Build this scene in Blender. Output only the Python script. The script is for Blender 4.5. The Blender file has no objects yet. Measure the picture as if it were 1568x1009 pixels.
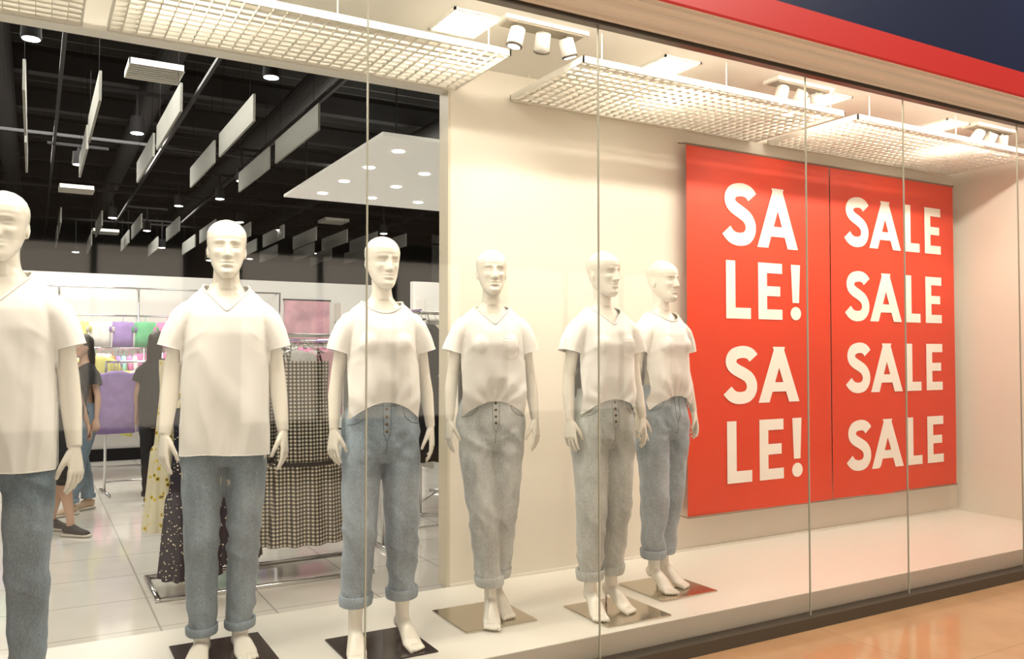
import bpy, bmesh, math, random
import numpy as np
from mathutils import Vector, Matrix, noise
from mathutils.bvhtree import BVHTree
random.seed(7)
D2R = math.pi/180
scene = bpy.context.scene
COL = scene.collection

# ------------------------------------------------------------------ materials
def mat(name, color, rough=0.5, metal=0.0, spec=0.5, noise_amt=0.0, noise_scale=5, bump=0.0, bump_scale=60,
        emis=None, emis_s=0.0, coat=0.0, sheen=0.0, aniso_bump=None, sample=False):
    m = bpy.data.materials.new(name); m.use_nodes = True
    nt = m.node_tree; b = nt.nodes['Principled BSDF']
    c = (*color, 1)
    b.inputs['Base Color'].default_value = c
    b.inputs['Roughness'].default_value = rough
    b.inputs['Metallic'].default_value = metal
    b.inputs['Specular IOR Level'].default_value = spec
    b.inputs['Coat Weight'].default_value = coat
    b.inputs['Sheen Weight'].default_value = sheen
    tc = nt.nodes.new('ShaderNodeTexCoord')
    if noise_amt > 0:
        n = nt.nodes.new('ShaderNodeTexNoise'); n.inputs['Scale'].default_value = noise_scale
        n.inputs['Detail'].default_value = 5
        nt.links.new(tc.outputs['Object'], n.inputs['Vector'])
        r = nt.nodes.new('ShaderNodeValToRGB')
        r.color_ramp.elements[0].position = 0.3; r.color_ramp.elements[1].position = 0.7
        r.color_ramp.elements[0].color = (*[x*(1-noise_amt) for x in color], 1)
        r.color_ramp.elements[1].color = (*[min(1, x*(1+noise_amt)) for x in color], 1)
        nt.links.new(n.outputs['Fac'], r.inputs['Fac'])
        nt.links.new(r.outputs['Color'], b.inputs['Base Color'])
    if bump > 0:
        n2 = nt.nodes.new('ShaderNodeTexNoise'); n2.inputs['Scale'].default_value = bump_scale
        n2.inputs['Detail'].default_value = 4
        if aniso_bump:
            mp = nt.nodes.new('ShaderNodeMapping'); mp.inputs['Scale'].default_value = aniso_bump
            nt.links.new(tc.outputs['Object'], mp.inputs['Vector']); nt.links.new(mp.outputs['Vector'], n2.inputs['Vector'])
        else:
            nt.links.new(tc.outputs['Object'], n2.inputs['Vector'])
        bp = nt.nodes.new('ShaderNodeBump'); bp.inputs['Strength'].default_value = bump
        bp.inputs['Distance'].default_value = 0.01
        nt.links.new(n2.outputs['Fac'], bp.inputs['Height']); nt.links.new(bp.outputs['Normal'], b.inputs['Normal'])
    if emis:
        b.inputs['Emission Color'].default_value = (*emis, 1)
        b.inputs['Emission Strength'].default_value = emis_s
        if not sample:
            try: m.cycles.emission_sampling = 'NONE'
            except Exception: pass
    return m

M = {}
M['plastic'] = mat('mannequin_gloss_cream', (0.86, 0.825, 0.735), 0.25, coat=0.3)
M['tee'] = mat('white_cotton_jersey', (0.91, 0.90, 0.87), 0.85, spec=0.2, bump=0.15, bump_scale=10, aniso_bump=(1, 1, 0.45), sheen=0.1)
M['tee_hem'] = mat('white_rib', (0.86, 0.85, 0.81), 0.9, spec=0.2)
def denim(name, c):
    m = mat(name, c, 0.85, spec=0.2, sheen=0.15)
    nt = m.node_tree; b = nt.nodes['Principled BSDF']
    tc = nt.nodes.new('ShaderNodeTexCoord')
    n = nt.nodes.new('ShaderNodeTexNoise'); n.inputs['Scale'].default_value = 6; n.inputs['Detail'].default_value = 6
    n.inputs['Roughness'].default_value = 0.6
    mp = nt.nodes.new('ShaderNodeMapping'); mp.inputs['Scale'].default_value = (1.4, 1.4, 0.55)
    nt.links.new(tc.outputs['Object'], mp.inputs['Vector']); nt.links.new(mp.outputs['Vector'], n.inputs['Vector'])
    r = nt.nodes.new('ShaderNodeValToRGB')
    r.color_ramp.elements[0].position = 0.32; r.color_ramp.elements[1].position = 0.68
    r.color_ramp.elements[0].color = (*[x*0.80 for x in c], 1)
    r.color_ramp.elements[1].color = (*[min(1, x*1.25+0.02) for x in c], 1)
    nt.links.new(n.outputs['Fac'], r.inputs['Fac'])
    w = nt.nodes.new('ShaderNodeTexNoise'); w.inputs['Scale'].default_value = 260
    mpw = nt.nodes.new('ShaderNodeMapping'); mpw.inputs['Scale'].default_value = (1, 1, 0.35)
    nt.links.new(tc.outputs['Object'], mpw.inputs['Vector']); nt.links.new(mpw.outputs['Vector'], w.inputs['Vector'])
    mx = nt.nodes.new('ShaderNodeMixRGB'); mx.blend_type = 'OVERLAY'; mx.inputs['Fac'].default_value = 0.45
    nt.links.new(r.outputs['Color'], mx.inputs['Color1']); nt.links.new(w.outputs['Fac'], mx.inputs['Color2'])
    nt.links.new(mx.outputs['Color'], b.inputs['Base Color'])
    n2 = nt.nodes.new('ShaderNodeTexNoise'); n2.inputs['Scale'].default_value = 22; n2.inputs['Detail'].default_value = 5
    mp2 = nt.nodes.new('ShaderNodeMapping'); mp2.inputs['Scale'].default_value = (0.6, 0.6, 1.3)
    nt.links.new(tc.outputs['Object'], mp2.inputs['Vector']); nt.links.new(mp2.outputs['Vector'], n2.inputs['Vector'])
    bp = nt.nodes.new('ShaderNodeBump'); bp.inputs['Strength'].default_value = 0.35; bp.inputs['Distance'].default_value = 0.01
    nt.links.new(n2.outputs['Fac'], bp.inputs['Height']); nt.links.new(bp.outputs['Normal'], b.inputs['Normal'])
    return m
M['steel'] = mat('polished_steel', (0.62, 0.57, 0.48), 0.16, metal=1.0)
M['black_gloss'] = mat('black_gloss', (0.03, 0.03, 0.035), 0.12)
M['chrome'] = mat('chrome', (0.7, 0.7, 0.7), 0.2, metal=1.0)
M['wall'] = mat('cream_wall_paint', (0.765, 0.725, 0.635), 0.55, spec=0.3, noise_amt=0.015, noise_scale=2)
M['white'] = mat('white_paint', (0.80, 0.78, 0.71), 0.5, spec=0.3)
M['platform'] = mat('white_laminate', (0.83, 0.81, 0.74), 0.28)
M['grid'] = mat('white_metal_grid', (0.76, 0.73, 0.65), 0.5)
M['panel'] = mat('light_panel', (1, 1, 1), 0.5, emis=(1.0, 0.95, 0.82), emis_s=2.0)
M['lamp'] = mat('lamp_glow', (1, 1, 1), 0.5, emis=(1.0, 0.95, 0.86), emis_s=14)
M['lamp_soft'] = mat('lamp_soft', (1, 1, 1), 0.5, emis=(1.0, 0.97, 0.9), emis_s=3)
M['black'] = mat('matte_black', (0.008, 0.008, 0.009), 0.8, spec=0.2)
M['darkgrey'] = mat('dark_grey_metal', (0.026, 0.026, 0.028), 0.6, spec=0.25)
M['baffle'] = mat('acoustic_baffle', (0.33, 0.33, 0.30), 0.9, noise_amt=0.04, noise_scale=30)
M['joint'] = mat('silicone_joint', (0.26, 0.25, 0.19), 0.3)
M['frame'] = mat('dark_bronze_frame', (0.07, 0.055, 0.04), 0.35, metal=0.5)
M['cream_metal'] = mat('cream_painted_metal', (0.78, 0.74, 0.66), 0.35)
M['red'] = mat('red_fascia', (0.30, 0.012, 0.009), 0.4)
M['navy'] = mat('navy_fascia', (0.004, 0.007, 0.025), 0.35)
M['banner'] = mat('red_banner_vinyl', (0.68, 0.054, 0.018), 0.5, noise_amt=0.03, noise_scale=1.5)
M['letter'] = mat('white_print', (0.90, 0.87, 0.80), 0.5)
M['skin'] = mat('skin', (0.55, 0.34, 0.24), 0.55)
M['hair'] = mat('dark_hair', (0.02, 0.014, 0.01), 0.45, bump=0.6, bump_scale=80, aniso_bump=(1, 1, 0.1))
M['blackcloth'] = mat('black_cloth', (0.018, 0.018, 0.02), 0.9, bump=0.2, bump_scale=12)
M['shoe'] = mat('black_canvas', (0.02, 0.02, 0.02), 0.7)
M['shoesole'] = mat('white_rubber', (0.7, 0.66, 0.58), 0.6)
M['sandal'] = mat('beige_suede', (0.55, 0.40, 0.27), 0.8)
M['button'] = mat('brass_button', (0.22, 0.17, 0.11), 0.35, metal=0.9)
M['storewall'] = mat('store_white_wall', (0.80, 0.79, 0.75), 0.6)

def colormat(name, c, r=0.8): return mat(name, c, r, spec=0.2, noise_amt=0.12, noise_scale=14, bump=0.3, bump_scale=15)

def glass_mat():
    m = bpy.data.materials.new('shop_glass'); m.use_nodes = True; nt = m.node_tree
    nt.nodes.clear()
    o = nt.nodes.new('ShaderNodeOutputMaterial'); t = nt.nodes.new('ShaderNodeBsdfTransparent'); g = nt.nodes.new('ShaderNodeBsdfGlossy')
    t.inputs['Color'].default_value = (0.975, 0.98, 0.96, 1); g.inputs['Roughness'].default_value = 0.03
    f = nt.nodes.new('ShaderNodeFresnel'); f.inputs['IOR'].default_value = 1.6
    mx = nt.nodes.new('ShaderNodeMixShader')
    nt.links.new(f.outputs[0], mx.inputs[0]); nt.links.new(t.outputs[0], mx.inputs[1]); nt.links.new(g.outputs[0], mx.inputs[2])
    nt.links.new(mx.outputs[0], o.inputs[0]); return m
M['glass'] = glass_mat()

def tile_mat(name, c1, c2, mortar, size, rough, msize=0.006, bigw=1.0):
    m = mat(name, c1, rough); nt = m.node_tree; b = nt.nodes['Principled BSDF']
    tc = nt.nodes.new('ShaderNodeTexCoord'); br = nt.nodes.new('ShaderNodeTexBrick')
    br.offset = 0.0; br.inputs['Scale'].default_value = 1.0
    br.inputs['Brick Width'].default_value = size*bigw; br.inputs['Row Height'].default_value = size
    br.inputs['Mortar Size'].default_value = msize
    br.inputs['Color1'].default_value = (*c1, 1); br.inputs['Color2'].default_value = (*c2, 1); br.inputs['Mortar'].default_value = (*mortar, 1)
    nt.links.new(tc.outputs['Object'], br.inputs['Vector'])
    n = nt.nodes.new('ShaderNodeTexNoise'); n.inputs['Scale'].default_value = 4; n.inputs['Detail'].default_value = 8
    nt.links.new(tc.outputs['Object'], n.inputs['Vector'])
    mx = nt.nodes.new('ShaderNodeMixRGB'); mx.blend_type = 'SOFT_LIGHT'; mx.inputs['Fac'].default_value = 0.3
    nt.links.new(br.outputs['Color'], mx.inputs['Color1']); nt.links.new(n.outputs['Fac'], mx.inputs['Color2'])
    nt.links.new(mx.outputs['Color'], b.inputs['Base Color']); return m
M['storefloor'] = tile_mat('store_floor_tile', (0.72, 0.70, 0.64), (0.69, 0.67, 0.61), (0.45, 0.43, 0.38), 0.6, 0.08)
M['mallfloor'] = tile_mat('mall_floor_stone', (0.34, 0.195, 0.10), (0.32, 0.18, 0.092), (0.25, 0.14, 0.07), 1.2, 0.09, 0.003)

def pattern_mat(kind, name):
    m = mat(name, (0.6, 0.6, 0.6), 0.85, spec=0.2); nt = m.node_tree; b = nt.nodes['Principled BSDF']
    tc = nt.nodes.new('ShaderNodeTexCoord')
    if kind == 'gingham':
        sp = nt.nodes.new('ShaderNodeSeparateXYZ'); nt.links.new(tc.outputs['Object'], sp.inputs[0])
        outs = []
        for ax in ('X', 'Z'):
            a = nt.nodes.new('ShaderNodeMath'); a.operation = 'MULTIPLY'; a.inputs[1].default_value = 42
            nt.links.new(sp.outputs[ax], a.inputs[0])
            fr = nt.nodes.new('ShaderNodeMath'); fr.operation = 'FRACT'; nt.links.new(a.outputs[0], fr.inputs[0])
            g = nt.nodes.new('ShaderNodeMath'); g.operation = 'GREATER_THAN'; g.inputs[1].default_value = 0.5
            nt.links.new(fr.outputs[0], g.inputs[0]); outs.append(g)
        ad = nt.nodes.new('ShaderNodeMath'); ad.operation = 'ADD'
        nt.links.new(outs[0].outputs[0], ad.inputs[0]); nt.links.new(outs[1].outputs[0], ad.inputs[1])
        h = nt.nodes.new('ShaderNodeMath'); h.operation = 'MULTIPLY'; h.inputs[1].default_value = 0.5
        nt.links.new(ad.outputs[0], h.inputs[0])
        r = nt.nodes.new('ShaderNodeValToRGB'); r.color_ramp.interpolation = 'CONSTANT'
        r.color_ramp.elements[0].color = (0.02, 0.02, 0.02, 1); r.color_ramp.elements[1].color = (0.58, 0.52, 0.41, 1)
        r.color_ramp.elements[1].position = 0.9
        e = r.color_ramp.elements.new(0.3); e.color = (0.12, 0.11, 0.09, 1)
        nt.links.new(h.outputs[0], r.inputs['Fac']); nt.links.new(r.outputs['Color'], b.inputs['Base Color'])
    else:
        vo = nt.nodes.new('ShaderNodeTexVoronoi'); vo.inputs['Scale'].default_value = 45 if kind == 'dots' else 24
        nt.links.new(tc.outputs['Object'], vo.inputs['Vector'])
        r = nt.nodes.new('ShaderNodeValToRGB'); r.color_ramp.interpolation = 'CONSTANT'
        if kind == 'dots':
            r.color_ramp.elements[0].color = (0.7, 0.65, 0.5, 1); r.color_ramp.elements[1].color = (0.015, 0.018, 0.035, 1)
            r.color_ramp.elements[1].position = 0.22
        else:
            r.color_ramp.elements[0].color = (0.06, 0.06, 0.05, 1); r.color_ramp.elements[1].color = (0.74, 0.70, 0.52, 1)
            r.color_ramp.elements[1].position = 0.33
            e = r.color_ramp.elements.new(0.17); e.color = (0.65, 0.5, 0.06, 1)
        nt.links.new(vo.outputs['Distance'], r.inputs['Fac']); nt.links.new(r.outputs['Color'], b.inputs['Base Color'])
    return m
M['gingham'] = pattern_mat('gingham', 'gingham_cloth')
M['dots'] = pattern_mat('dots', 'navy_dotted_cloth')
M['floral'] = pattern_mat('floral', 'yellow_floral_cloth')

# ------------------------------------------------------------------ mesh builder
class MB:
    def __init__(s): s.v = []; s.f = []; s.m = []
    def add(s, vs, fs, mi=0):
        o = len(s.v); s.v += [tuple(p) for p in vs]
        for f in fs: s.f.append(tuple(i+o for i in f)); s.m.append(mi)
    def box(s, lo, hi, mi=0, mx=None):
        x0, y0, z0 = lo; x1, y1, z1 = hi
        vs = [Vector(p) for p in ((x0,y0,z0),(x1,y0,z0),(x1,y1,z0),(x0,y1,z0),(x0,y0,z1),(x1,y0,z1),(x1,y1,z1),(x0,y1,z1))]
        if mx: vs = [mx @ p for p in vs]
        s.add(vs, [(3,2,1,0),(4,5,6,7),(0,1,5,4),(1,2,6,5),(2,3,7,6),(3,0,4,7)], mi)
    def rings(s, R, mi=0, cap=True, push=0.0, closed=False):
        n = len(R[0]); vs = [p for r in R for p in r]; fs = []
        L = len(R)
        for i in range(L if closed else L-1):
            j = (i+1) % L
            for k in range(n):
                k2 = (k+1) % n
                fs.append((i*n+k, i*n+k2, j*n+k2, j*n+k))
        if cap and not closed:
            for idx, sgn in ((0, -1), (L-1, 1)):
                c = sum((Vector(p) for p in R[idx]), Vector())/n
                if push:
                    nb = 1 if idx == 0 else L-2
                    c2 = sum((Vector(p) for p in R[nb]), Vector())/n
                    d = (c-c2)
                    if d.length > 1e-6: c = c + d.normalized()*push
                vs.append(c); ci = len(vs)-1
                for k in range(n):
                    k2 = (k+1) % n
                    fs.append((idx*n+k2, idx*n+k, ci) if idx == 0 else (idx*n+k, idx*n+k2, ci))
        s.add(vs, fs, mi)
    def hloft(s, rows, n=32, mi=0, e=1.0, cap=True, cx=0.0, fold=None):
        R = []
        for z, cy, rx, ry in rows:
            r = []
            for k in range(n):
                a = 2*math.pi*k/n; c, sn = math.cos(a), math.sin(a)
                q = 1.0
                if fold: q = fold(a, z)
                r.append((cx+rx*q*math.copysign(abs(c)**e, c), cy+ry*q*math.copysign(abs(sn)**e, sn), z))
            R.append(r)
        s.rings(R, mi, cap)
    def tube(s, pts, rads, ref=(0, 1, 0), n=16, mi=0, cap=True, push=None, closed=False):
        P = [Vector(p) for p in pts]; ref = Vector(ref); R = []
        for i, p in enumerate(P):
            if closed: T = P[(i+1) % len(P)]-P[i-1]
            else: T = P[min(i+1, len(P)-1)]-P[max(i-1, 0)]
            T.normalize(); A = ref.cross(T)
            if A.length < 1e-4: A = Vector((1, 0.1, 0)).cross(T)
            A.normalize(); B = T.cross(A)
            ra = rads[i] if isinstance(rads, (list, tuple)) else rads
            if not isinstance(ra, (list, tuple)): ra = (ra, ra)
            R.append([p+A*ra[0]*math.cos(2*math.pi*k/n)+B*ra[1]*math.sin(2*math.pi*k/n) for k in range(n)])
        if push is None:
            r0 = rads[-1] if isinstance(rads, (list, tuple)) else rads
            push = 0.6*(min(r0) if isinstance(r0, (list, tuple)) else r0)
        s.rings(R, mi, cap, push, closed)
    def cyl(s, p0, p1, r0, r1=None, n=16, mi=0):
        r1 = r0 if r1 is None else r1
        d = Vector(p1)-Vector(p0); ref = (0, 1, 0) if abs(d.normalized().y) < 0.9 else (0, 0, 1)
        s.tube([p0, p1], [r0, r1], ref, n, mi, push=0.0)
    def ell(s, c, r, n=16, mi=0, mx=None):
        R = []
        for i in range(1, n):
            ph = math.pi*i/n
            ring = []
            for k in range(n*2):
                a = math.pi*k/n
                p = Vector((r[0]*math.sin(ph)*math.cos(a), r[1]*math.sin(ph)*math.sin(a), -r[2]*math.cos(ph)))
                if mx: p = mx @ p
                ring.append(p+Vector(c))
            R.append(ring)
        s.rings(R, mi, True, 0.0)
    def obj(s, name, mats, parent=None, smooth=False, loc=None, rotz=None):
        me = bpy.data.meshes.new(name); me.from_pydata([tuple(p) for p in s.v], [], s.f)
        if not isinstance(mats, (list, tuple)): mats = [mats]
        for m in mats: me.materials.append(m)
        me.polygons.foreach_set('material_index', s.m)
        if smooth: me.polygons.foreach_set('use_smooth', [True]*len(me.polygons))
        me.update()
        bm = bmesh.new(); bm.from_mesh(me); bmesh.ops.recalc_face_normals(bm, faces=bm.faces); bm.to_mesh(me); bm.free()
        o = bpy.data.objects.new(name, me); COL.objects.link(o)
        if parent: o.parent = parent
        if loc: o.location = loc
        if rotz: o.rotation_euler[2] = rotz
        return o

def empty(name, loc=(0, 0, 0), rotz=0.0, scale=1.0, parent=None):
    e = bpy.data.objects.new(name, None); e.empty_display_size = 0.2; COL.objects.link(e)
    e.location = loc; e.rotation_euler[2] = rotz; e.scale = (scale,)*3
    if parent: e.parent = parent
    return e

def remesh(mb, voxel, smooth=4, fac=0.5):
    me = bpy.data.meshes.new('tmp'); me.from_pydata([tuple(p) for p in mb.v], [], mb.f); me.update()
    bm = bmesh.new(); bm.from_mesh(me); bmesh.ops.recalc_face_normals(bm, faces=bm.faces); bm.to_mesh(me); bm.free()
    o = bpy.data.objects.new('tmp', me); COL.objects.link(o)
    r = o.modifiers.new('r', 'REMESH'); r.mode = 'VOXEL'; r.voxel_size = voxel
    if smooth:
        sm = o.modifiers.new('s', 'SMOOTH'); sm.factor = fac; sm.iterations = smooth
    bpy.context.view_layer.update()
    ev = o.evaluated_get(bpy.context.evaluated_depsgraph_get()); m2 = ev.to_mesh()
    V = np.empty(len(m2.vertices)*3, dtype=np.float64); m2.vertices.foreach_get('co', V); V = V.reshape(-1, 3)
    m2.calc_loop_triangles()
    T = np.empty(len(m2.loop_triangles)*3, dtype=np.int32); m2.loop_triangles.foreach_get('vertices', T); T = T.reshape(-1, 3)
    ev.to_mesh_clear(); bpy.data.objects.remove(o); bpy.data.meshes.remove(me)
    return V, T

def vnormals(V, T):
    a, b, c = V[T[:, 0]], V[T[:, 1]], V[T[:, 2]]
    fn = np.cross(b-a, c-a); N = np.zeros_like(V)
    for i in range(3): np.add.at(N, T[:, i], fn)
    return N/np.maximum(np.linalg.norm(N, axis=1, keepdims=True), 1e-12)

def clip(V, T, F):
    pos = F >= 0; cnt = pos[T].sum(axis=1)
    keep = T[cnt == 3]; cross = T[(cnt > 0) & (cnt < 3)]
    newV = []; cache = {}; base = len(V); out = []
    def cut(i, j):
        k = (min(i, j), max(i, j))
        if k not in cache:
            t = F[k[0]]/(F[k[0]]-F[k[1]]); newV.append(V[k[0]]*(1-t)+V[k[1]]*t); cache[k] = base+len(newV)-1
        return cache[k]
    for t in cross:
        poly = []
        for a in range(3):
            i, j = int(t[a]), int(t[(a+1) % 3])
            if pos[i]: poly.append(i)
            if pos[i] != pos[j]: poly.append(cut(i, j))
        for q in range(1, len(poly)-1): out.append((poly[0], poly[q], poly[q+1]))
    T2 = np.vstack([keep, np.array(out, dtype=np.int32).reshape(-1, 3)]) if out else keep
    V2 = np.vstack([V, np.array(newV).reshape(-1, 3)]) if newV else V
    used = np.unique(T2); remap = np.full(len(V2), -1, dtype=np.int64); remap[used] = np.arange(len(used))
    return V2[used], remap[T2]

def loops(V, T):
    E = {}
    for t in T:
        for a in range(3):
            i, j = int(t[a]), int(t[(a+1) % 3]); k = (min(i, j), max(i, j)); E[k] = E.get(k, 0)+1
    nb = {}
    for (i, j), c in E.items():
        if c == 1: nb.setdefault(i, []).append(j); nb.setdefault(j, []).append(i)
    seen = set(); res = []
    for s0 in nb:
        if s0 in seen: continue
        L = [s0]; seen.add(s0); cur = s0
        while True:
            nx = [q for q in nb[cur] if q not in seen]
            if not nx: break
            cur = nx[0]; seen.add(cur); L.append(cur)
        if len(L) > 20:
            P = V[L]
            for _ in range(6): P = (np.roll(P, 1, 0)+2*P+np.roll(P, -1, 0))/4
            d = np.r_[0, np.cumsum(np.linalg.norm(np.diff(P, axis=0), axis=1))]
            m = max(16, int(d[-1]/0.01))
            tt = np.linspace(0, d[-1], m, endpoint=False)
            res.append(np.c_[np.interp(tt, d, P[:, 0]), np.interp(tt, d, P[:, 1]), np.interp(tt, d, P[:, 2])])
    return res

def push_out(V, bvh, dist, mask):
    """keep garment vertices outside the surface underneath"""
    for i in np.nonzero(mask)[0]:
        p = Vector(V[i]); h = bvh.find_nearest(p, 0.06)
        if h[0] is None: continue
        s = (p-h[0]).dot(h[1])
        if s < dist: V[i] = np.array(h[0]+h[1]*dist)
    return V

def npobj(name, V, T, material, parent=None, smooth=True):
    me = bpy.data.meshes.new(name); me.from_pydata(V.tolist(), [], T.tolist()); me.materials.append(material)
    if smooth: me.polygons.foreach_set('use_smooth', [True]*len(me.polygons))
    me.update(); o = bpy.data.objects.new(name, me); COL.objects.link(o)
    if parent: o.parent = parent
    return o

def sstep(x, a, b):
    t = np.clip((x-a)/(b-a), 0, 1); return t*t*(3-2*t)

# ------------------------------------------------------------------ human figure
HEAD = np.array([ # z, halfwidth, yfront, yback
 (0.000,.018,-.064,-.030),(0.008,.029,-.078,-.012),(0.022,.040,-.085,.018),(0.040,.049,-.084,.042),(0.058,.0565,-.083,.058),
 (0.080,.0625,-.082,.074),(0.100,.067,-.082,.086),(0.120,.0705,-.082,.094),(0.140,.0735,-.085,.100),(0.160,.075,-.086,.102),
 (0.180,.0735,-.080,.098),(0.200,.065,-.065,.086),(0.216,.052,-.046,.067),(0.228,.033,-.022,.042),(0.235,.010,.002,.016)])
def head(mb, mx, sc=1.0, hair=False):
    n = 110; R = []
    zs = np.r_[np.linspace(0, 0.02, 6)[:-1], np.linspace(0.02, 0.215, 96), np.linspace(0.215, 0.235, 10)[1:]]
    for z in zs:
        w = np.interp(z, HEAD[:, 0], HEAD[:, 1]); yf = np.interp(z, HEAD[:, 0], HEAD[:, 2]); yb = np.interp(z, HEAD[:, 0], HEAD[:, 3])
        yc, ry = (yf+yb)/2, (yb-yf)/2; ring = []
        for k in range(n):
            a = 2*math.pi*k/n; c, s = math.cos(a), math.sin(a)
            x = w*math.copysign(abs(c)**0.97, c); y = yc+ry*math.copysign(abs(s)**0.97, s)
            if s < 0:
                fm = min(1, (-s)*1.6)
                g = lambda cx, cz, sx, sz: math.exp(-((x-cx)/sx)**2-((z-cz)/sz)**2)
                d = 0
                if z < 0.142 and z > 0.066:
                    hN = 0.005+0.025*(0.142-z)/(0.142-0.087) if z > 0.087 else 0.030*max(0, 1-((0.087-z)/0.013)**2)
                    wN = 0.0070+0.0060*max(0, min(1, (0.142-z)/0.052)); d += hN*math.exp(-(x/wN)**2)
                for sx in (-1, 1):
                    d -= 0.013*g(sx*0.028, 0.1235, 0.0145, 0.0115)
                    d += 0.0090*g(sx*0.030, 0.1215, 0.0125, 0.0055)
                    d -= 0.003*g(sx*0.030, 0.1165, 0.013, 0.0022)
                    d += 0.0045*g(sx*0.027, 0.1415, 0.019, 0.006)
                    d += 0.006*g(sx*0.040, 0.098, 0.015, 0.012)
                    d -= 0.005*g(sx*0.035, 0.062, 0.012, 0.018)
                    d += 0.005*g(sx*0.0115, 0.0835, 0.0055, 0.0055)
                d += 0.010*g(0, 0.0630, 0.016, 0.0042)+0.012*g(0, 0.0505, 0.0145, 0.0050)-0.007*g(0, 0.0570, 0.022, 0.0020)
                d -= 0.006*g(0, 0.040, 0.018, 0.005)
                d += 0.008*g(0, 0.021, 0.016, 0.012)
                y -= d*fm
            ring.append(mx @ Vector((x*sc, y*sc, z*sc)))
        R.append(ring)
    mb.rings(R, 0, True)
    for s in (-1, 1):
        em = Matrix.Rotation(s*0.30, 3, 'Z') @ Matrix.Rotation(-0.15, 3, 'X')
        q = MB(); q.ell((0, 0, 0), (0.006*sc, 0.015*sc, 0.027*sc), 10, 0, em)
        q.tube([(0, -.008*sc, .018*sc), (s*.003*sc, .011*sc, .020*sc), (s*.004*sc, .015*sc, 0), (s*.002*sc, 0, -.024*sc)], [.0035*sc]*4, (1, 0, 0), 8)
        off = Vector((s*0.068*sc, 0.014*sc, 0.108*sc))
        mb.add([mx @ (Vector(p)+off) for p in q.v], q.f)

def hand(mb, w, D, s, rho, sc=1.0, curl=0.35):
    w = Vector(w); D = Vector(D).normalized()
    F = Vector((-s*math.sin(rho), -math.cos(rho), 0)); F = (F-D*F.dot(D)).normalized()
    N = D.cross(F)
    if N.x*s > 0: N = -N
    def ring(c, a, b, n=20): return [c+F*a*sc*math.cos(2*math.pi*k/n)+N*b*sc*math.sin(2*math.pi*k/n) for k in range(n)]
    R = [ring(w-D*0.03*sc, .021, .019), ring(w, .022, .017), ring(w+D*.03*sc, .029, .0155), ring(w+D*.06*sc, .035, .0135), ring(w+D*.085*sc, .037, .0115), ring(w+D*.094*sc, .031, .008)]
    mb.rings(R, 0, True)
    for off, L, ang, cu in ((.0295, .072, .09, .7), (.0100, .083, .02, 1.0), (-.0100, .077, -.04, 1.25), (-.0295, .060, -.11, 1.5)):
        p = w+D*(.084-abs(off)*0.15)*sc+F*off*sc; pts = [p]; a = 0
        dd = (D+F*ang).normalized()
        for seg in (.46, .30, .24):
            a += curl*cu*(0.55 if seg == .46 else 0.8)
            p = p+(dd*math.cos(a)+N*math.sin(a))*L*seg*sc; pts.append(p)
        mb.tube(pts, [.0083*sc, .0074*sc, .0067*sc, .0053*sc], F, 12)
    p0 = w+D*.018*sc+F*.016*sc+N*.004*sc
    pts = [p0, p0+(D*.80+F*.50+N*.3)*.036*sc, p0+(D*.92+F*.44+N*.40)*.063*sc, p0+(D+F*.34+N*.46)*.083*sc]
    mb.tube(pts, [.0135*sc, .0108*sc, .0088*sc, .0063*sc], N, 12)

FEM = dict(
 torso=[(.80,.005,.10,.07),(.86,.005,.15,.10),(.93,.01,.163,.108),(1.00,.01,.150,.10),(1.08,.0,.124,.088),(1.15,-.005,.114,.080),(1.23,-.005,.120,.085),(1.31,-.008,.130,.093),(1.38,-.003,.134,.09),(1.43,.005,.132,.075),(1.465,.01,.108,.062),(1.492,.012,.074,.053),(1.520,.012,.050,.047),(1.55,.006,.043,.044),(1.58,-.002,.041,.044),(1.62,-.004,.040,.044)],
 arm=[(.138,.005,1.408,.040),(.168,.005,1.31,.035),(.192,.010,1.17,.030),(.202,-.002,1.09,.031),(.212,-.035,.950,.0205)],
 head_z=1.555, head_y=-.012, hs=1.0, hip=(.085,.005,.90), ankle_z=.125, thigh=.08, knee=.05, calf=.05, ank=.030)
MAL = dict(
 torso=[(.82,.005,.10,.08),(.89,.005,.150,.10),(.97,.005,.158,.106),(1.05,0,.150,.10),(1.15,0,.146,.095),(1.25,0,.155,.10),(1.35,-.005,.158,.108),(1.42,0,.156,.104),(1.475,.005,.142,.084),(1.515,.01,.112,.068),(1.545,.012,.080,.060),(1.575,.012,.060,.056),(1.60,.006,.055,.053),(1.64,-.002,.053,.053),(1.67,-.002,.052,.053)],
 arm=[(.158,.005,1.435,.047),(.187,.005,1.33,.043),(.213,.010,1.19,.036),(.223,.0,1.09,.037),(.238,-.035,.938,.025)],
 head_z=1.592, head_y=-.012, hs=1.10, hip=(.092,.005,.92), ankle_z=.085, thigh=.088, knee=.056, calf=.056, ank=.034)

def leg_path(P, s, foot):
    fx, fy, fyaw = foot; hx, hy, hz = P['hip']; az = P['ankle_z']
    hip = Vector((s*hx, hy, hz)); an = Vector((fx, fy, az)); kz = 0.50
    t = (hz-kz)/(hz-az); kn = hip.lerp(an, t)+Vector((0, -0.022, 0))
    return hip, kn, an

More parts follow.
